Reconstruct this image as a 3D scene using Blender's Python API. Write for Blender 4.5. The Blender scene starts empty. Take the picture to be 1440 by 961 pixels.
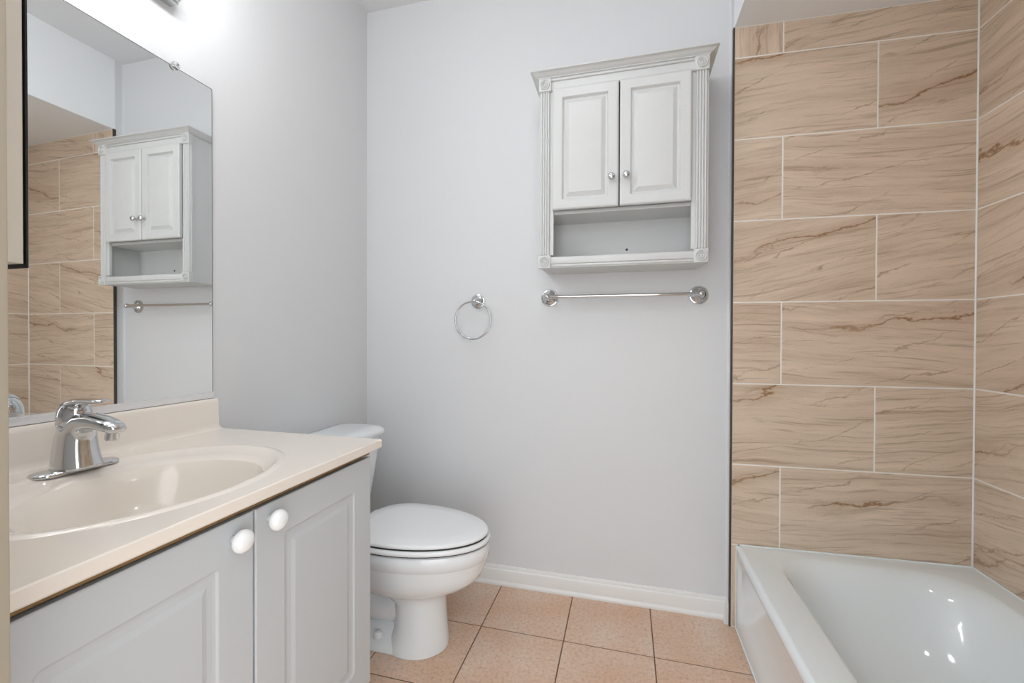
import bpy, bmesh, math, random
from mathutils import Vector, Matrix
random.seed(7)
C = bpy.context.scene.collection
PI = math.pi

# ---------------------------------------------------------------- camera, world, lights, exposure
def srgb(r, g, b):
    f = lambda c: (c/255/12.92) if c/255 <= .04045 else ((c/255+.055)/1.055)**2.4
    return (f(r), f(g), f(b), 1)

cam_d = bpy.data.cameras.new('camera'); cam = bpy.data.objects.new('camera', cam_d); C.objects.link(cam)
YAW, PITCH, ROLL, FPX = .2564, .0084, .0032, 609.4
cam_d.sensor_fit = 'HORIZONTAL'; cam_d.sensor_width = 36; cam_d.lens = FPX/1440*36
cam_d.clip_start = .01
def cam_matrix():
    c, s = math.cos(YAW), math.sin(YAW)
    r = Vector((c, s, 0)); f = Vector((-s, c, 0)); u = Vector((0, 0, 1))
    c, s = math.cos(PITCH), math.sin(PITCH)
    f2 = f*c-u*s; u2 = u*c+f*s
    c, s = math.cos(ROLL), math.sin(ROLL)
    r3 = r*c+u2*s; u3 = u2*c-r*s
    m = Matrix((r3, u3, -f2)).transposed().to_4x4()
    m.translation = (1.2195, -1.8638, 1.1037)
    return m
cam.matrix_world = cam_matrix()
bpy.context.scene.camera = cam

world = bpy.data.worlds.new('world'); bpy.context.scene.world = world; world.use_nodes = True
world.node_tree.nodes['Background'].inputs[0].default_value = (.91, .96, 1, 1)
world.node_tree.nodes['Background'].inputs[1].default_value = 2.5

BULB = 17.5          # glow of each frosted globe over the mirror
CEIL_FILL = 11.0
TUB_FILL = 30.0   # added unseen lamp, brightens the tub alcove      # watts-like strength of the added ceiling fill lamp
vs = bpy.context.scene.view_settings
vs.view_transform = 'Standard'; vs.look = 'None'; vs.gamma = 1; vs.use_curve_mapping = False
vs.exposure = 0.37

# ---------------------------------------------------------------- materials
class NT:
    def __init__(s, name):
        s.m = bpy.data.materials.new(name); s.m.use_nodes = True
        s.t = s.m.node_tree; s.b = s.t.nodes['Principled BSDF']
    def n(s, kind, **kw):
        x = s.t.nodes.new(kind)
        for k, v in kw.items():
            if k in ('i',):
                for a, b in v.items(): x.inputs[a].default_value = b
            else: setattr(x, k, v)
        return x
    def l(s, a, b): s.t.links.new(a, b)
    def ramp(s, fac, stops):
        r = s.n('ShaderNodeValToRGB'); e = r.color_ramp.elements
        while len(e) < len(stops): e.new(.5)
        for k, (p, c) in enumerate(stops):
            e[k].position = p; e[k].color = c if len(c) == 4 else (*c, 1)
        s.l(fac, r.inputs[0]); return r.outputs[0]
    def mix(s, fac, a, b, mode='MIX'):
        x = s.n('ShaderNodeMix', data_type='RGBA', blend_type=mode)
        for v, k in ((fac, 0), (a, 6), (b, 7)):
            if hasattr(v, 'links'): s.l(v, x.inputs[k])
            else: x.inputs[k].default_value = v
        return x.outputs[2]
    def bump(s, h, strength, dist=.002):
        x = s.n('ShaderNodeBump', i={'Strength': strength, 'Distance': dist})
        s.l(h, x.inputs['Height']); s.l(x.outputs[0], s.b.inputs['Normal'])

def plain(name, col, rough=.5, metal=0, noise=0, nscale=30, bump=0, coat=0, spec=None, bscale=None):
    t = NT(name); t.b.inputs['Base Color'].default_value = col
    t.b.inputs['Roughness'].default_value = rough; t.b.inputs['Metallic'].default_value = metal
    if spec is not None: t.b.inputs['Specular IOR Level'].default_value = spec
    if coat: t.b.inputs['Coat Weight'].default_value = coat; t.b.inputs['Coat Roughness'].default_value = .05
    tc = t.n('ShaderNodeTexCoord')
    nz = t.n('ShaderNodeTexNoise', i={'Scale': nscale, 'Detail': 4})
    t.l(tc.outputs['Object'], nz.inputs['Vector'])
    if noise:
        d = tuple(max(0, c*(1-noise)) for c in col[:3])+(1,)
        t.l(t.mix(nz.outputs[0], col, d), t.b.inputs['Base Color'])
    if bump:
        n2 = t.n('ShaderNodeTexNoise', i={'Scale': bscale or nscale, 'Detail': 3}); t.l(tc.outputs['Object'], n2.inputs['Vector'])
        t.bump(n2.outputs[0], bump)
    return t.m

M = {}
M['wall'] = plain('painted_wall', (.725, .732, .742, 1), .55, noise=.015, nscale=6, bump=.22, bscale=190, spec=.3)
M['soffit_lit'] = plain('wall_paint_lightened', (.89, .90, .915, 1), .6, noise=.01, nscale=6, bump=.15, bscale=190, spec=.3)  # wall paint made lighter, stands in for light falling on soffit and header
M['ceil'] = plain('painted_ceiling', (.80, .805, .815, 1), .7, noise=.02, nscale=6, bump=.15, bscale=150, spec=.2)
M['trim'] = plain('trim_paint', (.82, .81, .795, 1), .35, noise=.03, nscale=12)
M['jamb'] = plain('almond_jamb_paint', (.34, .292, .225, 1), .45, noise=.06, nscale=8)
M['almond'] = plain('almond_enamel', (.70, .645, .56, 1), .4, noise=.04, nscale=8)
M['laminate'] = plain('white_thermofoil', (.56, .585, .605, 1), .38, noise=.02, nscale=5)
M['cabwhite'] = plain('aged_white_lacquer', (.68, .685, .675, 1), .42, noise=.05, nscale=14)
M['porcelain'] = plain('white_porcelain', (.84, .87, .885, 1), .10, noise=.015, nscale=3, coat=.5)
M['tub'] = plain('white_tub_enamel', (.84, .89, .905, 1), .09, noise=.015, nscale=3, coat=.6)
M['plastic'] = plain('white_seat_plastic', (.86, .87, .875, 1), .16, noise=.01, nscale=3)
M['knob'] = plain('white_ceramic_knob', (.88, .88, .88, 1), .15, noise=.01)
M['chrome'] = plain('chrome', (.66, .67, .68, 1), .07, metal=1, noise=.03, nscale=20)
M['nickel'] = plain('brushed_nickel', (.56, .55, .54, 1), .22, metal=1, noise=.05, nscale=60)
M['alu'] = plain('satin_aluminium', (.84, .84, .85, 1), .35, metal=.25, noise=.03)
M['marble'] = plain('almond_cultured_marble', (.85, .775, .695, 1), .16, noise=.03, nscale=7, coat=.4)
M['rawedge'] = plain('raw_particleboard_edge', (.36, .22, .085, 1), .8, noise=.5, nscale=90)
M['dark'] = plain('black_edge', (.008, .008, .008, 1), .5, noise=.2)
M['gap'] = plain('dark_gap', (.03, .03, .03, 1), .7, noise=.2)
M['edge'] = plain('dark_tile_edge', (.07, .055, .045, 1), .5, noise=.3)
M['caulk'] = plain('white_caulk', (.82, .80, .77, 1), .5, noise=.03)
M['grout'] = plain('cream_grout', (.90, .87, .82, 1), .8, noise=.06, nscale=60)
M['fgrout'] = plain('brown_floor_grout', (.20, .12, .075, 1), .85, noise=.3, nscale=40)
M['clip'] = plain('clear_plastic_clip', (.85, .87, .88, 1), .05, noise=.01)
t = NT('mirror_glass'); t.b.inputs['Base Color'].default_value = (.90, .915, .91, 1); t.b.inputs['Metallic'].default_value = 1; t.b.inputs['Roughness'].default_value = .004; M['mirror'] = t.m
t = NT('clear_acrylic'); t.b.inputs['Transmission Weight'].default_value = .9; t.b.inputs['Roughness'].default_value = .05; M['clip'] = t.m
t = NT('frosted_globe'); t.b.inputs['Base Color'].default_value = (1, 1, 1, 1)
t.b.inputs['Emission Color'].default_value = (.97, .985, 1, 1); t.b.inputs['Emission Strength'].default_value = BULB; M['bulb'] = t.m
t = NT('ceiling_fill_glow'); t.b.inputs['Emission Color'].default_value = (.93, .97, 1, 1); t.b.inputs['Emission Strength'].default_value = CEIL_FILL; M['ceilfill'] = t.m
t = NT('tub_fill_glow'); t.b.inputs['Emission Color'].default_value = (.95, .98, 1, 1); t.b.inputs['Emission Strength'].default_value = TUB_FILL; M['tubfill'] = t.m

def wall_tile(name, base, mid, dk, vein):
    t = NT(name); uv = t.n('ShaderNodeUVMap', uv_map='UVMap')
    wn = t.n('ShaderNodeTexNoise', i={'Scale': 2.3, 'Detail': 3}); t.l(uv.outputs[0], wn.inputs['Vector'])
    sub = t.n('ShaderNodeVectorMath', operation='SUBTRACT'); t.l(wn.outputs[1], sub.inputs[0]); sub.inputs[1].default_value = (.5, .5, .5)
    sc = t.n('ShaderNodeVectorMath', operation='SCALE'); t.l(sub.outputs[0], sc.inputs[0]); sc.inputs['Scale'].default_value = .07
    add = t.n('ShaderNodeVectorMath', operation='ADD'); t.l(uv.outputs[0], add.inputs[0]); t.l(sc.outputs[0], add.inputs[1])
    def mapped(rot, scale):
        m = t.n('ShaderNodeMapping'); m.inputs['Rotation'].default_value = (0, 0, math.radians(rot)); m.inputs['Scale'].default_value = scale
        t.l(add.outputs[0], m.inputs[0]); return m.outputs[0]
    def noise(v, scale, detail, dist=0, rough=.55):
        x = t.n('ShaderNodeTexNoise', i={'Scale': scale, 'Detail': detail, 'Distortion': dist, 'Roughness': rough}); t.l(v, x.inputs['Vector']); return x.outputs[0]
    flow = noise(mapped(-11, (.9, 9, 1)), 2.0, 6, .25, .6)
    fine = noise(mapped(-14, (1.7, 40, 1)), 2.0, 7, .25, .68)
    long_ = noise(mapped(-10, (.8, 30, 1)), 2.2, 6, .25, .66)
    grain = noise(mapped(-12, (5, 95, 1)), 3.0, 5, 0, .75)
    cloud = noise(uv.outputs[0], 2.6, 2)
    col = t.ramp(flow, [(.30, mid), (.50, base), (.68, tuple(min(1, c*1.10) for c in base[:3]))])
    col = t.mix(t.mul(t.ramp(fine, [(.34, (1, 1, 1)), (.47, (0, 0, 0))]), .52), col, dk)
    col = t.mix(t.mul(t.ramp(long_, [(.355, (1, 1, 1)), (.42, (0, 0, 0))]), .50), col, dk)
    col = t.mix(t.mul(t.ramp(long_, [(.57, (0, 0, 0)), (.68, (1, 1, 1))]), .35), col, tuple(min(1, c*1.16) for c in base[:3])+(1,))
    col = t.mix(t.mul(t.ramp(grain, [(.28, (1, 1, 1)), (.42, (0, 0, 0))]), .40), col, dk)
    # rusty veins: thin ridges of a stretched noise, kept to patches
    def lines(rot, freq, amp, nscale, seed):
        m = t.n('ShaderNodeMapping'); m.inputs['Rotation'].default_value = (0, 0, math.radians(rot)); m.inputs['Location'].default_value = (seed, seed*1.7, 0)
        t.l(uv.outputs[0], m.inputs[0])
        m2 = t.n('ShaderNodeMapping'); m2.inputs['Scale'].default_value = (1, 2.2, 1); t.l(m.outputs[0], m2.inputs[0])
        wob = noise(m2.outputs[0], nscale, 7, 0, .62)
        sp = t.n('ShaderNodeSeparateXYZ'); t.l(m.outputs[0], sp.inputs[0])
        s1 = t.n('ShaderNodeMath', operation='MULTIPLY'); t.l(sp.outputs[1], s1.inputs[0]); s1.inputs[1].default_value = freq
        s2 = t.n('ShaderNodeMath', operation='MULTIPLY_ADD'); t.l(wob, s2.inputs[0]); s2.inputs[1].default_value = amp; t.l(s1.outputs[0], s2.inputs[2])
        f = t.n('ShaderNodeMath', operation='FRACT'); t.l(s2.outputs[0], f.inputs[0])
        d = t.n('ShaderNodeMath', operation='SUBTRACT'); t.l(f.outputs[0], d.inputs[0]); d.inputs[1].default_value = .5
        e = t.n('ShaderNodeMath', operation='ABSOLUTE'); t.l(d.outputs[0], e.inputs[0])
        return e.outputs[0]
    ab = lines(-8, 3.3, 1.05, 1.7, 3.0); ab2 = lines(-15, 9.0, 1.9, 2.0, 9.0)
    thin = t.ramp(ab, [(0.0, (.95, .95, .95)), (.022, (0, 0, 0))])
    wide = t.ramp(ab, [(0.0, (.62, .62, .62)), (.16, (0, 0, 0))])
    hair = t.ramp(ab2, [(0.0, (.75, .75, .75)), (.035, (0, 0, 0))])
    brk = t.ramp(noise(mapped(-12, (2.2, 7, 1)), 2.4, 3), [(.44, (0, 0, 0)), (.60, (1, 1, 1))])
    hm = t.n('ShaderNodeMath', operation='MULTIPLY'); t.l(hair, hm.inputs[0]); t.l(brk, hm.inputs[1])
    col = t.mix(hm.outputs[0], col, dk)
    sand = noise(uv.outputs[0], 260, 3, 0, .7)
    col = t.mix(.5, col, t.ramp(sand, [(.3, (.84, .83, .82)), (.55, (1, 1, 1)), (.7, (1.08, 1.08, 1.08))]), 'MULTIPLY')
    patch = t.ramp(cloud, [(.42, (0, 0, 0)), (.58, (1, 1, 1))])
    w1 = t.n('ShaderNodeMath', operation='MULTIPLY'); t.l(thin, w1.inputs[0]); t.l(patch, w1.inputs[1])
    w2 = t.n('ShaderNodeMath', operation='MULTIPLY'); t.l(wide, w2.inputs[0]); t.l(patch, w2.inputs[1])
    warm = tuple(a*.55+b*.45 for a, b in zip(base[:3], vein[:3]))+(1,)
    col = t.mix(w2.outputs[0], col, warm)
    col = t.mix(w1.outputs[0], col, vein)
    t.l(col, t.b.inputs['Base Color']); t.b.inputs['Roughness'].default_value = .34
    t.b.inputs['Specular IOR Level'].default_value = .35
    t.bump(fine, .05)
    return t.m
def _mul(self, a, k):
    x = self.n('ShaderNodeMath', operation='MULTIPLY'); self.l(a, x.inputs[0]); x.inputs[1].default_value = k; return x.outputs[0]
NT.mul = _mul
M['wtile'] = wall_tile('veined_stone_wall_tile', (.70, .565, .44, 1), (.60, .465, .345, 1), (.32, .205, .125, 1), (.27, .135, .05, 1))

def floor_tile():
    t = NT('terracotta_floor_tile'); uv = t.n('ShaderNodeUVMap', uv_map='UVMap')
    a = t.n('ShaderNodeTexNoise', i={'Scale': 5.5, 'Detail': 4}); t.l(uv.outputs[0], a.inputs['Vector'])
    b = t.n('ShaderNodeTexNoise', i={'Scale': 85, 'Detail': 6, 'Roughness': .7}); t.l(uv.outputs[0], b.inputs['Vector'])
    c = t.n('ShaderNodeTexNoise', i={'Scale': 46, 'Detail': 2}); t.l(uv.outputs[0], c.inputs['Vector'])
    col = t.ramp(a.outputs[0], [(.3, (.68, .44, .295)), (.52, (.71, .50, .37)), (.74, (.74, .575, .455))])
    m = t.ramp(b.outputs[0], [(.3, (.62, .60, .58)), (.5, (1, 1, 1)), (.7, (1.12, 1.12, 1.12))])
    col = t.mix(.8, col, m, 'MULTIPLY')
    d = t.ramp(c.outputs[0], [(.24, (.5, .42, .36)), (.30, (1, 1, 1))])
    col = t.mix(.3, col, d, 'MULTIPLY')
    t.l(col, t.b.inputs['Base Color']); t.b.inputs['Roughness'].default_value = .42
    t.bump(b.outputs[0], .12)
    return t.m
M['ftile'] = floor_tile()

# ---------------------------------------------------------------- mesh helpers
def V(*a): return Vector(a)
def add_box(bm, x0, x1, y0, y1, z0, z1, bev=0, seg=2):
    r = bmesh.ops.create_cube(bm, size=1)
    vs_ = r['verts']
    for v in vs_:
        v.co = V((x0+x1)/2+v.co.x*(x1-x0), (y0+y1)/2+v.co.y*(y1-y0), (z0+z1)/2+v.co.z*(z1-z0))
    if bev:
        es = list({e for v in vs_ for e in v.link_edges})
        bmesh.ops.bevel(bm, geom=es, offset=bev, segments=seg, affect='EDGES', profile=.5)
def add_loft(bm, rings, cap0=True, cap1=True, closed=True):
    R_ = [[bm.verts.new(p) for p in r] for r in rings]
    n = len(R_[0])
    for a, b in zip(R_, R_[1:]):
        for i in range(n if closed else n-1):
            j = (i+1) % n
            try: bm.faces.new((a[i], a[j], b[j], b[i]))
            except ValueError: pass
    if cap0: bm.faces.new(R_[0][::-1])
    if cap1: bm.faces.new(R_[-1])
    return R_
def frame_of(d):
    d = d.normalized(); a = V(0, 0, 1) if abs(d.z) < .9 else V(0, 1, 0)
    u = d.cross(a).normalized(); return u, d.cross(u).normalized()
def add_tube(bm, pts, rad, n=16, closed=False, caps=True):
    pts = [Vector(p) for p in pts]; m = len(pts)
    rads = rad if isinstance(rad, (list, tuple)) else [rad]*m
    rings = []; u = None
    for k, p in enumerate(pts):
        if closed: d = pts[(k+1) % m]-pts[k-1]
        else: d = pts[min(k+1, m-1)]-pts[max(k-1, 0)]
        d.normalize()
        if u is None: u, w = frame_of(d)
        else:
            u = (u-d*u.dot(d)).normalized(); w = d.cross(u)
        rings.append([p+(u*math.cos(2*PI*i/n)+w*math.sin(2*PI*i/n))*rads[k] for i in range(n)])
    if closed: rings.append(rings[0]); 
    if closed:
        R_ = [[bm.verts.new(p) for p in r] for r in rings[:-1]]; R_.append(R_[0])
        for a, b in zip(R_, R_[1:]):
            for i in range(n): bm.faces.new((a[i], a[(i+1) % n], b[(i+1) % n], b[i]))
    else: add_loft(bm, rings, caps, caps)
def add_lathe(bm, prof, origin, axis, n=32):
    """prof: (distance along axis, radius)"""
    o = Vector(origin); d = Vector(axis).normalized(); u, w = frame_of(d)
    rings = [[o+d*h+(u*math.cos(2*PI*i/n)+w*math.sin(2*PI*i/n))*max(r, 1e-4) for i in range(n)] for h, r in prof]
    add_loft(bm, rings)
def obj(name, bm, mat, parent=None, smooth=True, angle=35, bevel=0, subsurf=0):
    bmesh.ops.recalc_face_normals(bm, faces=bm.faces[:])
    me = bpy.data.meshes.new(name); bm.to_mesh(me); bm.free()
    for mm in (mat if isinstance(mat, (list, tuple)) else [mat]): me.materials.append(M[mm])
    o = bpy.data.objects.new(name, me); C.objects.link(o)
    if bevel:
        b = o.modifiers.new('bevel', 'BEVEL'); b.width = bevel; b.segments = 2; b.limit_method = 'ANGLE'; b.angle_limit = math.radians(40)
    if subsurf:
        s = o.modifiers.new('subsurf', 'SUBSURF'); s.levels = subsurf; s.render_levels = subsurf
    if smooth:
        for p in me.polygons: p.use_smooth = True
        if angle < 180:
            try: me.set_sharp_from_angle(angle=math.radians(angle))
            except Exception: pass
    if parent:
        o.parent = parent; o.matrix_parent_inverse = Matrix.Translation(-parent.location)
    return o
def thing(name, label, cat, loc, group=None):
    o = bpy.data.objects.new(name, None); C.objects.link(o); o.location = loc
    o.empty_display_size = .05
    return tag(o, label, cat, group)
def tag(o, label, cat, group=None):
    o['label'] = label; o['category'] = cat
    if group: o['group'] = group
    return o
def struct(o, label=None):
    o['kind'] = 'structure'
    if label: o['label'] = label
    return o
def B(): return bmesh.new()
def boxobj(name, mat, parent, *a, bevel=0, **k):
    bm = B(); add_box(bm, *a); return obj(name, bm, mat, parent, bevel=bevel, **k)

# ---------------------------------------------------------------- room shell
W, XL, ZC, ZS, ZT = 2.381, 1.613, 2.675, 2.282, .317     # right tile face, alcove edge, ceiling, soffit, tub rim
YN = -1.61                                               # inner face of the entrance wall
YT0, YT1 = -.054, -.021                                  # back tile face at its left edge and in the corner
XJ0, XJ1 = .697, 1.46                                    # door opening

bm = B()
def tiles_into(bm, rects, o, u, v, nrm, gap, th, lift, slot_t=0, slot_g=1, base=None):
    """rects (u0,u1,v0,v1,swap) in metres on a plane; each tile its own bevelled slab with its own uv origin"""
    o, u, v, nrm = Vector(o), Vector(u), Vector(v), Vector(nrm)
    uvl = bm.loops.layers.uv.get('UVMap') or bm.loops.layers.uv.new('UVMap')
    for (a0, a1, b0, b1, sw) in rects:
        a0 += gap/2; a1 -= gap/2; b0 += gap/2; b1 -= gap/2
        du, dv = random.uniform(0, 60), random.uniform(0, 60)
        q = .0012
        P = lambda a, b, h: o+u*a+v*b+nrm*h
        rings = [[(a0, b0), (a1, b0), (a1, b1), (a0, b1)], [(a0, b0), (a1, b0), (a1, b1), (a0, b1)],
                 [(a0+q, b0+q), (a1-q, b0+q), (a1-q, b1-q), (a0+q, b1-q)]]
        hs = [-th, lift-.0008, lift]
        R_ = [[bm.verts.new(P(a, b, h)) for a, b in r] for r, h in zip(rings, hs)]
        uvs = {}
        ra = math.radians(random.uniform(-10, 3)); rc, rs = math.cos(ra), math.sin(ra)
        for r, rv in zip(rings, R_):
            for (a, b), vv in zip(r, rv): uvs[vv] = ((b*rc-a*rs+du, b*rs+a*rc+dv) if sw else (a*rc-b*rs+du, a*rs+b*rc+dv))
        fs = []
        for x, y in zip(R_, R_[1:]):
            for i in range(4): fs.append(bm.faces.new((x[i], x[(i+1) % 4], y[(i+1) % 4], y[i])))
        fs.append(bm.faces.new(R_[-1]))
        for f in fs:
            f.material_index = slot_t
            for lp in f.loops: lp[uvl].uv = uvs[lp.vert]
# floor
FP, FX, FY = .3152, .691, -.297
rects = []
for i in range(-3, 7):
    for j in range(-10, 2):
        rects.append((FX+i*FP, FX+(i+1)*FP, FY+j*FP, FY+(j+1)*FP, False))
lim = (-.02, W+.08, -3.0, .06)
rects = [(max(a, lim[0]), min(b, lim[1]), max(c, lim[2]), min(d, lim[3]), s) for a, b, c, d, s in rects if b > lim[0]+.02 and a < lim[1]-.02 and d > lim[2]+.02 and c < lim[3]-.02]
tiles_into(bm, rects, (0, 0, 0), (1, 0, 0), (0, 1, 0), (0, 0, 1), .0042, .01, 0)
before = len(bm.faces)
add_box(bm, lim[0], lim[1], lim[2], lim[3], -.05, -.0018)
bm.faces.ensure_lookup_table()
for f in bm.faces[before:]: f.material_index = 1
struct(obj('floor', bm, ['ftile', 'fgrout'], smooth=False))
struct(boxobj('ceiling', 'ceil', None, -.1, W+.1, -1.75, .1, ZC, ZC+.08))
struct(boxobj('wall_left', 'wall', None, -.1, 0, -1.75, .1, 0, ZC))
# back wall: painted part, the short return at its right end, and the masonry behind the alcove tile
bm = B(); add_box(bm, -.1, XL-.03, 0, .1, 0, ZC)
r = .012
pts = [(XL-.0001, .05), (XL-.0001, YT0+.012)]
ring = lambda z: [V(XL-.03, .05, z), V(XL-.03, .0, z), V(XL-.0075, 0, z), V(XL-.0028, -.002, z), V(XL-.0006, -.006, z), V(XL, -.012, z), V(XL, YT0+.012, z), V(XL+.01, YT0+.012, z), V(W+.1, YT1+.012, z), V(W+.1, .05, z)]
add_loft(bm, [ring(0), ring(ZC)])
struct(obj('wall_back', bm, 'wall', smooth=False))
struct(boxobj('wall_right', 'wall', None, W+.012, W+.1, -1.75, .1, 0, ZC))
bm = B()
add_box(bm, -.1, XJ0-.018, YN-.12, YN, 0, ZC); add_box(bm, XJ1+.018, W+.1, YN-.12, YN, 0, ZC); add_box(bm, XJ0-.018, XJ1+.018, YN-.12, YN, 2.06, ZC)
struct(obj('wall_front', bm, 'wall', smooth=False))
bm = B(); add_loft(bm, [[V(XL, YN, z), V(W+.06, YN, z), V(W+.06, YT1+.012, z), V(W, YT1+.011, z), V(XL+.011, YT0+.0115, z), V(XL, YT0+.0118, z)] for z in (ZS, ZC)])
struct(obj('ceiling_soffit', bm, 'soffit_lit', smooth=False))
# alcove tile
def row_rects(z_lo, z_hi, joints):
    return [(joints[i], joints[i+1], z_lo, z_hi, False) for i in range(len(joints)-1)]
LW = math.hypot(W-XL, YT1-YT0)
k_ = LW/(W-XL)
j1, j2 = (1.7805-XL)*k_, (2.0847-XL)*k_
rz = [ZT+.308*k for k in range(7)]
rects = []
for k in range(6):
    rects += row_rects(rz[k], rz[k+1], [0, j1, LW] if k % 2 == 0 else [0, j2, LW])
rects += [(0, j1, rz[6], ZS, True), (j1, LW, rz[6], ZS, False), (0, .019, 0, ZT, True)]
bm = B(); uT = V(W-XL, YT1-YT0, 0).normalized(); nT = V(uT.y, -uT.x, 0)
random.seed(11)
tiles_into(bm, rects, (XL, YT0, 0), uT, (0, 0, 1), nT, .005, .008, 0)
before = len(bm.faces)
P = lambda a, h, z: V(XL, YT0, z)+uT*a+nT*h
add_loft(bm, [[P(0.0012, -.013, z), P(0.0012, -.0012, z), P(LW, -.0012, z), P(LW, -.013, z)] for z in (ZT, ZS)])
add_loft(bm, [[P(0.0012, -.013, z), P(0.0012, -.0012, z), P(.019, -.0012, z), P(.019, -.013, z)] for z in (0, ZT)])
bm.faces.ensure_lookup_table()
for f in bm.faces[before:]: f.material_index = 1
struct(obj('wall_alcove_back', bm, ['wtile', 'grout'], smooth=False))
rects = []
Y0 = YT1
for k in range(-0, 7):
    z0, z1 = rz[k], (rz[k+1] if k < 6 else ZS)
    first = .42 if k % 2 else .60
    js = [0, first]
    while js[-1] < -YN+YT1-.001: js.append(min(js[-1]+.61, -YN+YT1))
    js = sorted(set(js)); js = [j for i, j in enumerate(js) if i == 0 or j-js[i-1] > .02]
    rects += row_rects(z0, z1, js)
bm = B()
tiles_into(bm, rects, (W, Y0, 0), (0, -1, 0), (0, 0, 1), (-1, 0, 0), .005, .008, 0)
before = len(bm.faces); add_box(bm, W+.0012, W+.013, YN, YT1, ZT, ZS)
bm.faces.ensure_lookup_table()
for f in bm.faces[before:]: f.material_index = 1
struct(obj('wall_alcove_right', bm, ['wtile', 'grout'], smooth=False))
# white caulk in the tile corner, dark metal edge at the tile's free end
bm = B(); add_loft(bm, [[V(W-.004, YT1-.0005, z), V(W-.0005, YT1-.004, z), V(W+.002, YT1+.004, z)] for z in (ZT, ZS)])
struct(obj('trim_1', bm, 'caulk', smooth=False))
struct(boxobj('trim_2', 'edge', None, XL-.0045, XL+.0012, YT0-.0005, YT0+.0135, 0, ZS))
# baseboards
def base_profile(t, h):      # (out, up)
    return [(0, 0), (t+.006, 0), (t+.006, .008), (t+.003, .014), (t, .018), (t, h-.026), (t-.002, h-.018), (t-.006, h-.014), (t-.0065, h-.006), (t-.009, h), (0, h)]
def baseboard(name, path, label=None):
    """path: list of (x, y, nx, ny) with outward mitre directions"""
    bm = B(); prof = base_profile(.013, .083)
    add_loft(bm, [[V(x+nx*a, y+ny*a, z) for a, z in prof] for x, y, nx, ny in path])
    struct(obj(name, bm, 'trim', angle=25))
baseboard('baseboard_back', [(0, 0, 0, -1), (XL, 0, -1, -1), (XL, YT0+.01, -1, 0)])
baseboard('baseboard_left', [(0, -.015, 1, 0), (0, -.80, 1, 0)])
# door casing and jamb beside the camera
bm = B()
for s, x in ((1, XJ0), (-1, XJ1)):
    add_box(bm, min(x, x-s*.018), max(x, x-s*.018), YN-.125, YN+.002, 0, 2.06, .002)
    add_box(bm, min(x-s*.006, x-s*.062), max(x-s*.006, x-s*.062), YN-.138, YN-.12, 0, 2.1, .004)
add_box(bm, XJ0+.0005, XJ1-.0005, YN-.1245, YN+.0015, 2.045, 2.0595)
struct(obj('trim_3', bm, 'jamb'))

# ---------------------------------------------------------------- bathtub
def rrect(x0, x1, y0, y1, r, z, n=8):
    out = []
    for cx, cy, a in ((x1-r, y1-r, 0), (x0+r, y1-r, 90), (x0+r, y0+r, 180), (x1-r, y0+r, 270)):
        for k in range(n+1):
            t = math.radians(a+90*k/n); out.append(V(cx+r*math.cos(t), cy+r*math.sin(t), z))
    return out
TX0, TX1, TY0, TY1 = 1.632, W-.001, YN+.005, -.056
tub = thing('bathtub', 'white glossy bathtub set into the tiled alcove', 'bathtub', (2.0, -.8, 0))
bm = B()
rings = []
def tr(x0, x1, y0, y1, r, z): rings.append(rrect(x0, x1, y0, y1, r, z))
# deck from the outside in, then down into the basin (gentle slope at the far end)
tr(TX0+.0145, TX1, TY0, TY1, .004, ZT-.012)
tr(TX0+.0145, TX1, TY0, TY1, .004, ZT)
tr(TX0+.03, TX1-.01, TY0+.01, TY1-.01, .01, ZT)
tr(1.733, 2.318, TY0+.10, -.100, .13, ZT)
tr(1.739, 2.311, TY0+.11, -.108, .135, ZT-.0022)
tr(1.744, 2.303, TY0+.118, -.120, .145, ZT-.008)
tr(1.748, 2.294, TY0+.125, -.136, .16, ZT-.020)
tr(1.753, 2.283, TY0+.132, -.149, .175, ZT-.045)
tr(1.760, 2.266, TY0+.142, -.176, .185, ZT-.095)
tr(1.768, 2.248, TY0+.155, -.211, .185, ZT-.150)
tr(1.782, 2.226, TY0+.170, -.262, .18, ZT-.203)
tr(1.812, 2.195, TY0+.20, -.335, .17, ZT-.245)
tr(1.86, 2.155, TY0+.25, -.43, .14, ZT-.262)
tr(1.94, 2.07, TY0+.40, -.70, .06, ZT-.268)
add_loft(bm, rings, False, True)
# outer skin hidden in the alcove
add_box(bm, TX0+.03, TX1-.03, TY0+.03, TY1-.03, 0.001, .03)
obj('shell', bm, 'tub', tub, angle=50)
# apron: flat border, recessed panel with rounded corners, rolled top edge
bm = B()
def yz(y0, y1, z0, z1, r, x): return [V(x, p.x, p.y) for p in rrect(y0, y1, z0, z1, r, 0, 8)]
rr = [yz(TY0, TY1, 0, ZT-.006, .003, TX0+.02), yz(TY0, TY1, 0, ZT-.006, .003, TX0+.004), yz(TY0+.002, TY1-.002, .002, ZT-.010, .003, TX0),
      yz(TY0+.05, TY1-.035, .055, ZT-.035, .05, TX0), yz(TY0+.06, TY1-.045, .068, ZT-.045, .045, TX0+.006)]
add_loft(bm, rr, False, True)
obj('apron', bm, 'tub', tub, angle=50)
bm = B()
add_tube(bm, [(TX0+.0145, TY0, ZT-.0145), (TX0+.0145, TY1, ZT-.0145)], .0145, 32)
obj('rolled_edge', bm, 'tub', tub)
bm = B()
add_tube(bm, [(TX0+.01, YT0-.002, ZT+.001), (W-.002, YT1-.003, ZT+.001)], .0035, 8)
add_tube(bm, [(W-.002, YT1-.003, ZT+.001), (W-.002, YN+.01, ZT+.001)], .0035, 8)
add_tube(bm, [(TX0+.002, YT0-.001, .0), (TX0+.002, YT0-.001, ZT)], .0032, 8)
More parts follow.
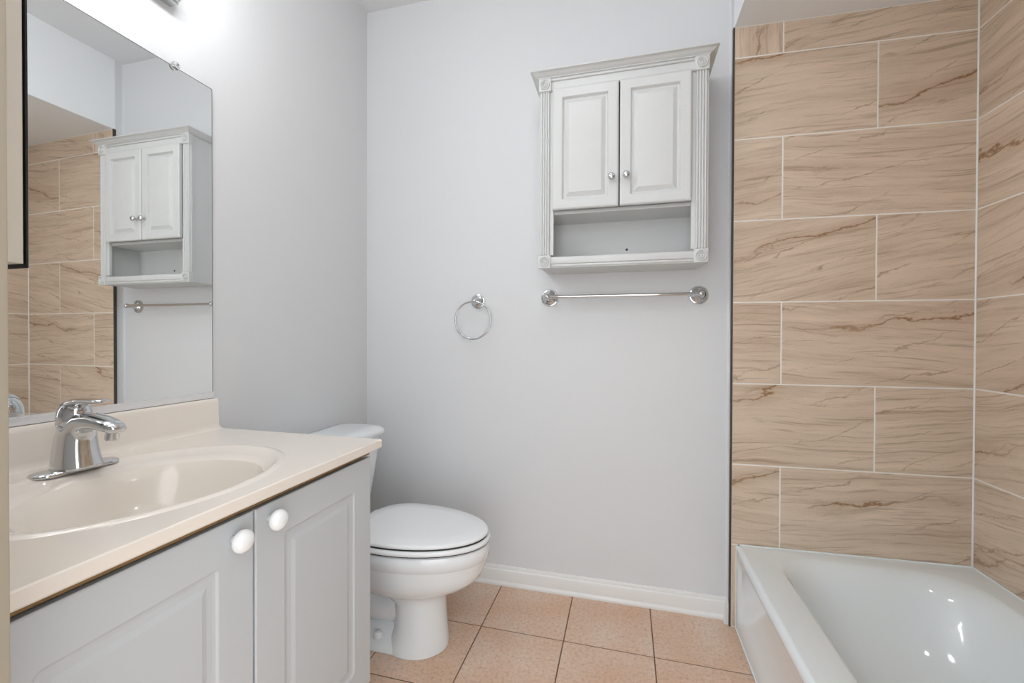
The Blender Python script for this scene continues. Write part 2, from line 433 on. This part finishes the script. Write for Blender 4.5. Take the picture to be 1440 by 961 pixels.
add_tube(bm, [(TX0-.001, TY0, .002), (TX0-.001, TY1, .002)], .0032, 8)
# filler ledge behind the deck under the slightly skewed tile
add_loft(bm, [[V(TX0+.02, TY1-.003, z), V(TX1, TY1-.003, z), V(TX1, YT1+.004, z), V(TX0+.02, YT0+.004, z)] for z in (ZT-.02, ZT-.0003)])
obj('caulk', bm, 'tub', tub, angle=180 if False else 60)
bm = B(); add_lathe(bm, [(0, .001), (.001, .034), (.004, .034), (.006, .028), (.004, .012), (.004, .0005)], (2.0, TY0+.36, ZT-.2675), (0, 0, 1)); obj('drain', bm, 'chrome', tub)

# ---------------------------------------------------------------- vanity
VX, VY0, VY1 = .563, YN+.012, -.842
van = thing('vanity_cabinet', 'white two-door vanity cabinet with raised panels under the cream sink top', 'cabinet', (.28, -1.2, 0))
ZB, ZD, ZTOP = .18, .788, .8045
bm = B()
add_box(bm, .003, VX-.02, VY0, VY0+.016, ZB, ZTOP); add_box(bm, .003, VX-.02, VY1-.016, VY1, ZB, ZTOP)
add_box(bm, .003, .47, VY0, VY0+.016, .001, ZB); add_box(bm, .003, .47, VY1-.016, VY1, .001, ZB)
add_box(bm, .003, VX-.02, VY0+.016, VY1-.016, ZB, ZB+.016); add_box(bm, .003, .012, VY0+.016, VY1-.016, ZB+.016, ZTOP)
add_box(bm, .45, .465, VY0+.016, VY1-.016, .001, ZB)
add_box(bm, VX-.036, VX-.02, VY0+.016, VY1-.016, ZB+.016, ZB+.05); add_box(bm, VX-.036, VX-.02, -1.245, -1.19, ZB+.05, ZD-.03)
obj('body', bm, 'laminate', van, bevel=.001)
boxobj('top_rail', 'rawedge', van, VX-.036, VX-.004, VY0+.0165, VY1-.0005, ZD+.003, ZTOP)
def panel_rings(w, h, prof):
    """nested rectangles: prof (inset, depth)"""
    return [[(i, i, d), (w-i, i, d), (w-i, h-i, d), (i, h-i, d)] for i, d in prof]
def rounded_panel_rings(w, h, prof, n=5):
    out = []
    for i, d, r in prof:
        r = max(r, .0004)
        ring = []
        for cx, cy, a in ((w-i-r, h-i-r, 0), (i+r, h-i-r, 90), (i+r, i+r, 180), (w-i-r, i+r, 270)):
            for k in range(n+1):
                t_ = math.radians(a+90*k/n); ring.append((cx+r*math.cos(t_), cy+r*math.sin(t_), d))
        out.append(ring)
    return out
def vanity_door(y0, y1, knob_y, knob_z):
    w, h = y1-y0, ZD-ZB-.004
    prof = [(0, 0, .0005), (0, .016, .0005), (.0015, .0175, .001), (.003, .018, .002), (.070, .018, .010), (.0725, .0165, .009), (.0745, .0145, .008), (.080, .0135, .007), (.090, .0138, .004), (.098, .0165, .002), (.100, .0172, .001), (.102, .0172, .0005)]
    bm = B()
    add_loft(bm, [[V(VX-.013+d*.72, y0+a, ZB+.002+b) for a, b, d in r] for r in rounded_panel_rings(w, h, prof)])
    d = obj('door', bm, 'laminate', van, smooth=False)
    bm = B()
    add_lathe(bm, [(0, .0075), (.008, .0075), (.011, .009), (.013, .0148), (.017, .0188), (.022, .0198), (.027, .0188), (.0315, .0148), (.0345, .0085), (.0355, .001)], (VX-.0005, knob_y, knob_z), (1, 0, 0))
    k = obj('knob', bm, 'knob', d, angle=180)
    k.parent = d; k.matrix_parent_inverse = d.matrix_world.inverted() if False else Matrix()
    return d
MID = (VY0+VY1)/2
MID = -1.217
for (a, b, ky, kz) in ((VY0+.002, MID-.0022, -1.262, .752), (MID+.0022, VY1-.001, -1.183, .757)): vanity_door(a, b, ky, kz)
boxobj('door_gap', 'gap', van, VX-.0195, VX-.0188, MID-.004, MID+.004, ZB+.01, ZD-.01)

# cream sink top with moulded oval basin
top = thing('sink_top', 'cream moulded sink top with oval basin and backsplash', 'sink', (.29, -1.2, .8045))
CX0, CX1, CY0, CY1, CZ = .004, .581, YN+.006, -.818, .828
SCX, SCY = .335, -1.235
angs = sorted({round(2*PI*k/128, 5) for k in range(128)} | {round(math.atan2(y-SCY, x-SCX) % (2*PI), 5) for x in (CX0, CX1) for y in (CY0, CY1)})
def rect_ring(x0, x1, y0, y1, z):
    out = []
    for a in angs:
        c, s = math.cos(a), math.sin(a)
        t_ = min((x1-SCX)/c if c > 1e-9 else 1e9, (x0-SCX)/c if c < -1e-9 else 1e9, (y1-SCY)/s if s > 1e-9 else 1e9, (y0-SCY)/s if s < -1e-9 else 1e9)
        out.append(V(SCX+c*t_, SCY+s*t_, z))
    return out
def oval_ring(cx, cy, ax, ay, z, e=2.0):
    out = []
    for a in angs:
        c, s = math.cos(a), math.sin(a)
        out.append(V(cx+ax*abs(c)**(2/e)*(1 if c >= 0 else -1), cy+ay*abs(s)**(2/e)*(1 if s >= 0 else -1), z))
    return out
rings = [rect_ring(CX0+.002, CX1-.002, CY0, CY1-.002, .8048), rect_ring(CX0, CX1, CY0, CY1, .8075), rect_ring(CX0, CX1, CY0, CY1, CZ-.0022), rect_ring(CX0+.002, CX1-.0022, CY0+.002, CY1-.0022, CZ),
         oval_ring(.318, SCY, .222, .268, CZ), oval_ring(.318, SCY, .218, .264, CZ+.0022), oval_ring(.319, SCY, .211, .257, CZ+.0035), oval_ring(.320, SCY, .204, .249, CZ+.0020),
         oval_ring(.324, SCY, .198, .240, CZ-.0010), oval_ring(.340, SCY-.006, .186, .216, CZ-.0040), oval_ring(.354, SCY-.010, .1745, .196, CZ-.0075), oval_ring(.357, SCY-.011, .1700, .1905, CZ-.0105), oval_ring(.359, SCY-.011, .1660, .1865, CZ-.018),
         oval_ring(.360, SCY-.008, .156, .178, CZ-.034), oval_ring(.358, SCY-.008, .146, .166, CZ-.062), oval_ring(.354, SCY-.008, .130, .148, CZ-.090), oval_ring(.348, SCY-.008, .105, .120, CZ-.112), oval_ring(.342, SCY-.008, .070, .080, CZ-.124), oval_ring(.338, SCY-.008, .03, .03, CZ-.128)]
bm = B(); add_loft(bm, rings, False, True)
obj('counter', bm, 'marble', top, angle=28)
bm = B()
pr = [(.004, CZ-.001), (.046, CZ-.0005), (.036, CZ+.0012), (.0295, CZ+.006), (.0265, CZ+.014), (.0245, .905), (.0225, .913), (.0185, .918), (.008, .9185), (.004, .9185)]
add_loft(bm, [[V(x, y, z) for x, z in pr] for y in (CY0, CY1-.0)])
obj('backsplash', bm, 'marble', top, angle=40, bevel=.0)
bm = B(); add_lathe(bm, [(0, .026), (.002, .026), (.004, .022), (.002, .012), (.003, .0005)], (.338, SCY-.008, CZ-.128), (0, 0, 1)); obj('drain', bm, 'chrome', top)

# ---------------------------------------------------------------- faucet
FXc, FYc = .119, -1.226
fau = thing('faucet', 'chrome single-lever faucet on the cream sink top', 'faucet', (FXc, FYc, CZ+.002))
bm = B()
def stad(hx, hy, z, n=14):
    out = []
    for cy, a in ((hy-hx, 0), (-(hy-hx), 180)):
        for k in range(n+1):
            t_ = math.radians(a+180*k/n); out.append(V(FXc+hx*math.cos(t_), FYc+cy+hx*math.sin(t_), z))
    return out
add_loft(bm, [stad(.026, .073, CZ+.0005), stad(.027, .074, CZ+.003), stad(.026, .073, CZ+.006), stad(.022, .068, CZ+.0085), stad(.012, .055, CZ+.0095)])
obj('base_plate', bm, 'chrome', fau)
def sec(cx, cz, tilt, hx, hy, n=28, e=2.4):
    """section perpendicular to a path lying in the x-z plane; tilt = path angle from +z towards +x"""
    out = []
    ux, uz = math.cos(tilt), -math.sin(tilt)
    for k in range(n):
        a = 2*PI*k/n; c, s = math.cos(a), math.sin(a)
        p = hx*abs(c)**(2/e)*(1 if c >= 0 else -1); q = hy*abs(s)**(2/e)*(1 if s >= 0 else -1)
        out.append(V(cx+ux*p, FYc+q, cz+uz*p))
    return out
bm = B()
body = [(.002, .006, 0, .043, .0385), (.002, .012, 0, .0415, .0375), (.001, .030, .03, .038, .0345), (.000, .05, .06, .035, .0320), (.001, .068, .12, .0330, .0300), (.005, .083, .30, .0305, .0275),
        (.014, .0935, .62, .0265, .0245), (.030, .1005, 1.02, .0215, .0235), (.053, .1025, 1.36, .0165, .0225), (.074, .1010, 1.60, .0140, .0215), (.095, .0970, 1.76, .0128, .0202), (.112, .0925, 1.9, .011, .018), (.121, .0895, 1.95, .008, .0135), (.124, .0885, 1.95, .002, .004)]
add_loft(bm, [sec(FXc+x, CZ+z, t_, a, b) for x, z, t_, a, b in body])
obj('body', bm, 'chrome', fau, angle=180)
bm = B(); add_lathe(bm, [(0, .011), (.014, .0115), (.016, .010), (.0155, .008)], (FXc+.104, FYc, CZ+.084), (-.12, 0, -1), 24); obj('aerator', bm, 'chrome', fau)
# round cap under the lever and the lever itself
bm = B()
add_lathe(bm, [(0, .026), (.010, .0280), (.0115, .0270), (.0125, .0282), (.024, .0285), (.036, .0272), (.046, .0240), (.053, .0190), (.057, .0125), (.059, .006), (.0595, .001)], (FXc-.006, FYc, CZ+.084), (.10, 0, 1), 36)
hd = obj('lever', bm, 'chrome', fau, angle=50)
bm = B()
lev = [(-.010, .1335, 1.15, .010, .021), (.008, .1400, 1.35, .0085, .0225), (.024, .1425, 1.50, .0068, .0215), (.042, .1435, 1.55, .0055, .0190), (.060, .1440, 1.55, .0046, .0165), (.076, .1450, 1.5, .0038, .0135), (.082, .1455, 1.5, .0022, .008)]
add_loft(bm, [sec(FXc+x, CZ+z, t_, a, b, 24, 2.2) for x, z, t_, a, b in lev])
obj('handle_blade', bm, 'chrome', hd, angle=180).matrix_parent_inverse = Matrix()

# ---------------------------------------------------------------- mirror
mir = thing('mirror', 'large frameless mirror above the cream backsplash', 'mirror', (0, -1.2, .92))
MY0, MY1, MZ0, MZ1 = YN+.01, -.822, .934, 1.852
bm = B(); add_box(bm, .0015, .0075, MY0, MY1, MZ0, MZ1); obj('backing', bm, 'gap', mir)
bm = B(); add_box(bm, .0075, .008, MY0+.002, MY1-.002, MZ0, MZ1-.002); obj('glass', bm, 'mirror', mir, smooth=False)
bm = B()
pr = [(.001, .9195), (.0125, .9195), (.0125, .9325), (.0135, .934), (.0135, .9375), (.0105, .9375), (.0095, .9345), (.0085, .9345), (.001, .9345)]
add_loft(bm, [[V(x, y, z) for x, z in pr] for y in (MY0, MY1)])
obj('bottom_channel', bm, 'alu', mir, smooth=False)
bm = B()
add_lathe(bm, [(0, .010), (.004, .011), (.0075, .0105), (.0105, .008), (.012, .003), (.0122, .0005)], (.0075, -.935, 1.8535), (1, 0, 0), 24)
obj('clip', bm, 'clip', mir)
bm = B(); add_lathe(bm, [(0, .004), (.0015, .0035), (.002, .0005)], (.0195, -.935, 1.8545), (1, 0, 0), 16); obj('clip_screw', bm, 'nickel', mir)

# ---------------------------------------------------------------- light bar over the mirror
LY0, LY1, LZ = -1.53, -.935, 2.012
lt = thing('vanity_light', 'chrome light bar with frosted globes above the mirror', 'light fixture', (0, -1.23, LZ))
bm = B()
pr = [(0, LZ), (.030, LZ), (.030, LZ+.006), (.036, LZ+.008), (.036, LZ+.014), (.043, LZ+.017), (.046, LZ+.024), (.050, LZ+.028), (.050, LZ+.09), (.046, LZ+.094), (.043, LZ+.101), (.036, LZ+.104), (.036, LZ+.11), (.030, LZ+.112), (.030, LZ+.118), (0, LZ+.118)]
def barring(y, s): return [V(x*s if x > .02 else x, y, LZ+.059+(z-LZ-.059)*(1 if s == 1 else .9)) for x, z in pr]
add_loft(bm, [barring(LY0, .8), barring(LY0+.006, 1), barring(LY1-.006, 1), barring(LY1, .8)])
obj('backplate', bm, 'chrome', lt, angle=25)
GX, GZ, GR = .25, LZ+.150, .056
for k in range(4):
    y = LY0+.085+k*(LY1-LY0-.17)/3
    bm = B(); add_lathe(bm, [(0, .03), (.004, .029), (.008, .022), (.014, .012)], (.0495, y, LZ+.059), (1, 0, 0), 24)
    add_tube(bm, [(.055, y, LZ+.059), (.12, y, LZ+.052), (.19, y, LZ+.047), (.226, y, LZ+.054), (.245, y, LZ+.071), (GX, y, LZ+.089)], .0065, 14)
    obj('arm', bm, 'chrome', lt)
    bm = B(); add_lathe(bm, [(0, .008), (.002, .019), (.008, .0225), (.02, .024), (.022, .022)], (GX, y, LZ+.080), (0, 0, 1), 24); obj('socket', bm, 'chrome', lt)
    bm = B()
    add_lathe(bm, [(GR*(1-math.cos(math.radians(a)))-.0065, GR*math.sin(math.radians(a))) for a in list(range(24, 180, 12))+[180]], (GX, y, GZ-GR+.004), (0, 0, 1), 28)
    obj('bulb', bm, 'bulb', lt, angle=180)
# added ceiling fill lamp, out of view, put in to even out the light
cl = thing('added_ceiling_fill', 'added round ceiling fill lamp, out of view', 'fill light', (1.0, -1.05, ZC))
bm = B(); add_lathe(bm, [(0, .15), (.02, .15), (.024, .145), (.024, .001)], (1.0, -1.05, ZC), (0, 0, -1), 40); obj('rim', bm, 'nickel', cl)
bm = B(); add_lathe(bm, [(.02, .138), (.04, .13), (.062, .105), (.078, .06), (.083, .001)], (1.0, -1.05, ZC), (0, 0, -1), 40); obj('fill_glow', bm, 'ceilfill', cl, angle=180)

rl = thing('added_tub_fill', 'added small round fill lamp at the soffit over the tub, out of view', 'fill light', (2.02, -1.15, ZS))  # added fill lamp, unseen, to brighten the tub and tile
bm = B(); add_lathe(bm, [(0, .062), (.004, .075), (.006, .075), (.007, .06), (.002, .055)], (2.02, -1.15, ZS), (0, 0, -1), 36); obj('rim', bm, 'trim', rl)
bm = B(); add_lathe(bm, [(.0015, .056), (.005, .05), (.008, .03), (.009, .001)], (2.02, -1.15, ZS), (0, 0, -1), 36); obj('fill_glow', bm, 'tubfill', rl, angle=180)

# ---------------------------------------------------------------- toilet
TYc = -.43
toi = thing('toilet', 'white two-piece toilet with closed lid beside the vanity', 'toilet', (.35, TYc, 0))
def egg(xb, xf, w, z, xc=None, n=48, eb=2.6, ef=2.0):
    xc = (xb+.42*(xf-xb)) if xc is None else xc
    out = []
    for k in range(n):
        a = 2*PI*k/n; c, s = math.cos(a), math.sin(a); e = ef if c >= 0 else eb
        out.append(V(xc+((xf-xc) if c >= 0 else (xc-xb))*abs(c)**(2/e)*(1 if c >= 0 else -1), TYc+w*abs(s)**(2/e)*(1 if s >= 0 else -1), z))
    return out
bm = B()
rings = [egg(.395, .608, .100, .001, .49), egg(.395, .608, .099, .022, .49), egg(.418, .602, .093, .07, .50), egg(.424, .598, .090, .12, .50), egg(.418, .596, .089, .17, .50),
         egg(.385, .598, .093, .195, .48), egg(.31, .618, .109, .212, .45), egg(.27, .660, .132, .226, .45), egg(.25, .702, .151, .245, .45), egg(.24, .730, .163, .270, .45), egg(.235, .744, .170, .300, .45), egg(.23, .750, .174, .332, .45),
         egg(.23, .7515, .1745, .336, .45), egg(.228, .759, .180, .342, .45), egg(.228, .761, .181, .372, .45), egg(.229, .757, .178, .384, .45), egg(.24, .745, .168, .388, .45), egg(.30, .66, .10, .388, .45)]
add_loft(bm, rings)
obj('bowl', bm, 'porcelain', toi, angle=50)
# foot and trapway behind the pedestal
bm = B()
def foot(x0, x1, w, z, r): return [V(p.x, p.y, z) for p in rrect(x0, x1, TYc-w, TYc+w, r, 0, 6)]
add_loft(bm, [foot(.09, .50, .093, .001, .05), foot(.09, .50, .092, .024, .05), foot(.10, .49, .084, .036, .045), foot(.12, .48, .066, .052, .04), foot(.14, .46, .052, .078, .035)])
obj('foot', bm, 'porcelain', toi, angle=60)
bm = B()
tp = [(.46, TYc, .16), (.40, TYc, .13), (.345, TYc, .125), (.30, TYc, .16), (.265, TYc, .22), (.225, TYc, .26), (.18, TYc, .25), (.155, TYc, .19), (.15, TYc, .11), (.15, TYc, .03)]
add_tube(bm, tp, [.06, .066, .068, .066, .064, .066, .066, .062, .06, .06], 24)
add_box(bm, .06, .30, TYc-.105, TYc+.105, .25, .385, .03, 4)
obj('trapway', bm, 'porcelain', toi, angle=60)
for s in (-1, 1):
    bm = B(); add_lathe(bm, [(0, .016), (.012, .0155), (.02, .012), (.0235, .005), (.024, .0005)], (.375, TYc+s*.074, .040), (0, 0, 1), 20)
    obj('bolt_cap', bm, 'plastic', toi)
# seat and lid
def slab(z0, z1, xb, xf, w, round_=.006, dome=0):
    r_ = [egg(xb+.004, xf-.004, w-.004, z0, .44), egg(xb, xf, w, z0+round_*.6, .44), egg(xb, xf, w, z1-round_, .44), egg(xb+.002, xf-.002, w-.002, z1-round_*.4, .44), egg(xb+.007, xf-.007, w-.007, z1, .44)]
    if dome: r_ += [egg(xb+.05, xf-.07, w-.06, z1+dome*.8, .44), egg(xb+.12, xf-.18, w-.12, z1+dome, .44)]
    return r_
bm = B(); add_loft(bm, slab(.3925, .4085, .265, .763, .184)); st = obj('seat', bm, 'plastic', toi, angle=50)
bm = B(); add_loft(bm, slab(.414, .4285, .27, .756, .178, .006, .003)); ld = obj('lid', bm, 'plastic', toi, angle=50)
bm = B(); add_loft(bm, [egg(.275, .752, .173, z, .44) for z in (.386, .4145)]); obj('gap_shade', bm, 'gap', st).matrix_parent_inverse = Matrix()  # dark filler standing in for the shade between bowl, seat and lid
for s in (-1, 1):
    bm = B(); add_tube(bm, [(.262, TYc+s*.075-.022, .405), (.262, TYc+s*.075+.022, .405)], .011, 16); add_box(bm, .245, .28, TYc+s*.075-.018, TYc+s*.075+.018, .386, .404, .003)
    obj('hinge', bm, 'plastic', toi)
# tank
bm = B()
def tk(x1, hy, z, r=.03): return [V(p.x, p.y, z) for p in rrect(.022, x1, TYc-hy, TYc+hy, r, 0, 6)]
add_loft(bm, [tk(.150, .16, .386, .05), tk(.172, .185, .392, .04), tk(.182, .195, .42), tk(.205, .213, .60), tk(.212, .218, .692)])
obj('tank', bm, 'porcelain', toi, angle=50)
bm = B()
def tl(x0, x1, hy, z, r): return [V(p.x, p.y, z) for p in rrect(x0, x1, TYc-hy, TYc+hy, r, 0, 8)]
add_loft(bm, [tl(.016, .222, .226, .690, .05), tl(.012, .234, .238, .694, .06), tl(.010, .240, .243, .704, .066), tl(.010, .240, .243, .712, .066), tl(.013, .234, .238, .722, .064), tl(.022, .222, .226, .729, .06), tl(.05, .19, .19, .732, .05)])
obj('tank_lid', bm, 'porcelain', toi, angle=60)
bm = B()
add_lathe(bm, [(0, .012), (.008, .012), (.012, .008)], (.209, TYc-.16, .655), (1, 0, 0), 18)
add_tube(bm, [(.222, TYc-.16, .655), (.226, TYc-.13, .653), (.226, TYc-.09, .648)], [.006, .0065, .0045], 12)
obj('flush_lever', bm, 'chrome', toi)

# ---------------------------------------------------------------- wall cabinet
KX0, KX1, KY, KZ0, KZ1 = .888, 1.502, -.187, 1.378, 2.112
kab = thing('wall_cabinet', 'white wall cabinet with fluted pilasters and open shelf above the towel bar', 'cabinet', (1.195, 0, KZ0))
PW = .046
bm = B()
add_box(bm, KX0+.006, KX0+.022, KY+.012, -.001, KZ0, KZ1); add_box(bm, KX1-.022, KX1-.006, KY+.012, -.001, KZ0, KZ1)     # sides
add_box(bm, KX0+.022, KX1-.022, KY+.02, -.001, KZ1-.03, KZ1-.014)                                                      # top board
add_box(bm, KX0+.022, KX1-.022, KY+.02, -.001, KZ0+.0005, KZ0+.032)                                                     # open shelf
add_box(bm, KX0+.022, KX1-.022, KY+.02, -.001, 1.588, 1.603)                                                           # closed shelf floor
obj('carcass', bm, 'cabwhite', kab, bevel=.0012)
boxobj('back_panel', 'cabwhite', kab, KX0+.022, KX1-.022, -.008, -.001, KZ0+.01, KZ1-.02)
bm = B()
add_box(bm, KX0+.022, KX1-.022, KY+.008, KY+.026, KZ0+.0, KZ0+.043)
add_box(bm, KX0+PW-.002, KX1-PW+.002, KY-.001, KY+.01, KZ0+.014, KZ0+.041, .003)
add_box(bm, KX0+PW-.002, KX1-PW+.002, KY+.002, KY+.01, KZ0+.004, KZ0+.014, .002)
obj('bottom_rail', bm, 'cabwhite', kab, bevel=.001)
bm = B()
add_box(bm, KX0+PW-.002, KX1-PW+.002, KY+.004, KY+.026, 2.066, KZ1)
add_box(bm, KX0+PW-.002, KX1-PW+.002, KY-.002, KY+.006, 2.066, 2.073, .002)
add_box(bm, KX0+PW-.002, KX1-PW+.002, KY-.003, KY+.006, 2.102, KZ1, .002)
obj('top_rail', bm, 'cabwhite', kab, bevel=.001)
for x0 in (KX0, KX1-PW):
    # fluted pilaster: section with three round beads, between two turned blocks
    bm = B(); sec_ = [(x0+.004, KY+.02), (x0+.004, KY+.003)]
    nb = 4; bw = (PW-.008)/nb
    for b in range(nb):
        for k in range(7):
            a = PI*k/6; sec_.append((x0+.004+bw*(b+.5)-bw*.42*math.cos(a), KY+.004-.0062*math.sin(a)))
    sec_ += [(x0+PW-.004, KY+.003), (x0+PW-.004, KY+.02)]
    add_loft(bm, [[V(x, y, z) for x, y in sec_] for z in (KZ0+.05, KZ1-.045)])
    obj('pilaster', bm, 'cabwhite', kab, angle=50)
    bm = B(); add_box(bm, x0-.010 if x0 > 1 else x0-.001, x0+PW+.001 if x0 > 1 else x0+PW+.010, KY+.007, KY+.02, KZ0+.05, KZ1-.045); obj('stile', bm, 'cabwhite', kab)
    for z0 in (KZ0-.002, KZ1-.049):
        bm = B(); add_box(bm, x0-.001, x0+PW+.001, KY-.007, KY+.02, z0, z0+.05, .0015)
        bk = obj('corner_block', bm, 'cabwhite', kab)
        bm = B(); add_lathe(bm, [(0, .0195), (.004, .0192), (.0055, .0175), (.0045, .0155), (-.001, .0140), (-.001, .0125), (.004, .0108), (.0055, .0092), (.004, .0076), (-.001, .0066), (-.001, .0052), (.0035, .004), (.005, .001)], (x0+PW/2, KY-.0065, z0+.025), (0, -1, 0), 32)
        obj('rosette', bm, 'cabwhite', bk, angle=60).matrix_parent_inverse = Matrix()
# cornice: moulded profile swept round three sides with mitred corners
bm = B()
prc = [(0, KZ1), (.004, KZ1), (.0045, KZ1+.003), (.008, KZ1+.0045), (.012, KZ1+.0065), (.017, KZ1+.0095), (.021, KZ1+.0135), (.0235, KZ1+.0145), (.0265, KZ1+.0155), (.030, KZ1+.0175), (.030, KZ1+.021), (0, KZ1+.021)]
path = [(KX0, -.001, -1, 0), (KX0, KY-.004, -1, -1), (KX1, KY-.004, 1, -1), (KX1, -.001, 1, 0)]
add_loft(bm, [[V(x+nx*a, y+ny*a, z) for a, z in prc] for x, y, nx, ny in path])
add_box(bm, KX0+.001, KX1-.001, KY-.003, -.001, KZ1-.001, KZ1+.0205)
obj('cornice', bm, 'cabwhite', kab, angle=28)
def kab_door(x0, x1, kx, kz):
    z0, z1 = 1.599, 2.066; w, h = x1-x0, z1-z0
    prof = [(0, 0), (0, .013), (.004, .0165), (.007, .0175), (.037, .0175), (.0385, .0160), (.041, .0110), (.0425, .0065), (.048, .0058), (.0635, .0160), (.0655, .0164)]
    bm = B(); add_loft(bm, [[V(x0+a, KY+.004-d, z0+b) for a, b, d in r] for r in panel_rings(w, h, prof)])
    d = obj('door', bm, 'cabwhite', kab, angle=15)
    bm = B(); add_lathe(bm, [(0, .0075), (.002, .0075), (.004, .0045), (.012, .0042), (.014, .008), (.017, .0122), (.021, .0138), (.025, .0125), (.028, .009), (.0295, .004), (.0297, .0005)], (kx, KY-.0133, kz), (0, -1, 0), 28)
    obj('knob', bm, 'chrome', d, angle=180).matrix_parent_inverse = Matrix()
kab_door(.942, 1.1905, 1.166, 1.702); kab_door(1.1955, 1.4445, 1.219, 1.704)
boxobj('door_gap', 'dark', kab, 1.185, 1.201, KY+.006, KY+.012, 1.603, 2.064)
bm = B(); add_lathe(bm, [(0, .005), (.0006, .005), (.0008, .0003)], (1.222, -.0082, 1.47), (0, -1, 0), 16); obj('screw_hole', bm, 'dark', kab)

# ---------------------------------------------------------------- towel bar and towel ring
def flange(bm, x, z, r): 
    add_lathe(bm, [(0, r), (.003, r), (.006, r*.94), (.007, r*.84), (.010, r*.80), (.013, r*.70), (.014, r*.6), (.017, r*.52), (.021, r*.36), (.026, r*.29), (.05, r*.26)], (x, -.001, z), (0, -1, 0), 36)
tb = thing('towel_bar', 'straight chrome towel bar below the white wall cabinet', 'towel bar', (1.2, 0, 1.277))
BX0, BX1, BZ = .9, 1.5, 1.2765
for x in (BX0, BX1):
    bm = B(); flange(bm, x, BZ, .037); bmesh.ops.recalc_face_normals(bm, faces=bm.faces[:]); 
    add_lathe(bm, [(-.013, .001), (-.0125, .005), (-.009, .0095), (-.003, .0125), (.003, .0125), (.009, .0095), (.0125, .005), (.013, .001)], (x, -.062, BZ), (0, -1, 0), 24)
    obj('bracket', bm, 'chrome', tb)
bm = B(); add_tube(bm, [(BX0, -.062, BZ), (BX1, -.062, BZ)], .0068, 20); obj('bar', bm, 'chrome', tb)
tg = thing('towel_ring', 'round chrome towel ring on the plain white wall', 'towel ring', (.572, 0, 1.266))
bm = B(); flange(bm, .572, 1.268, .033)
add_lathe(bm, [(-.011, .001), (-.0105, .004), (-.007, .008), (0, .0105), (.007, .008), (.0105, .004), (.011, .001)], (.572, -.05, 1.266), (0, -1, 0), 24)
obj('bracket', bm, 'chrome', tg)
bm = B(); RC = V(.564, -.05, 1.1815); RR = .083
add_tube(bm, [(RC.x+RR*math.cos(2*PI*k/64), RC.y, RC.z+RR*math.sin(2*PI*k/64)) for k in range(64)], .0044, 12, closed=True)
obj('ring', bm, 'chrome', tg)

# ---------------------------------------------------------------- medicine cabinet on the entrance wall, its side seen past the jamb
mc = thing('medicine_cabinet', 'almond medicine cabinet with black-edged door above the sink beside the doorway', 'cabinet', (.3, YN, 1.19))
AX, AZ0, AZ1, AY = .495, 1.192, 1.80, YN+.118
bm = B(); add_box(bm, .06, AX-.006, YN, AY-.0026, AZ0+.002, AZ1-.002); obj('body', bm, 'almond', mc, bevel=.001)
bm = B()
w, h = AY-.0026-YN, AZ1-AZ0-.004
add_loft(bm, [[V(AX-.007+d, YN+.001+a, AZ0+.002+b) for a, b, d in r] for r in panel_rings(w-.002, h, [(0, 0), (0, .006), (.001, .007), (.016, .007), (.018, .0055), (.021, .0035), (.030, .0045), (.034, .006)])])
obj('side_panel', bm, 'almond', mc, angle=20)
bm = B(); add_box(bm, .045, AX+.002, AY-.0022, AY, AZ0-.003, AZ1+.003); dr = obj('door', bm, 'dark', mc, bevel=.0005)
bm = B(); add_box(bm, .052, AX-.004, AY, AY+.001, AZ0+.004, AZ1-.004); obj('mirror_pane', bm, 'mirror', dr, smooth=False).matrix_parent_inverse = Matrix()
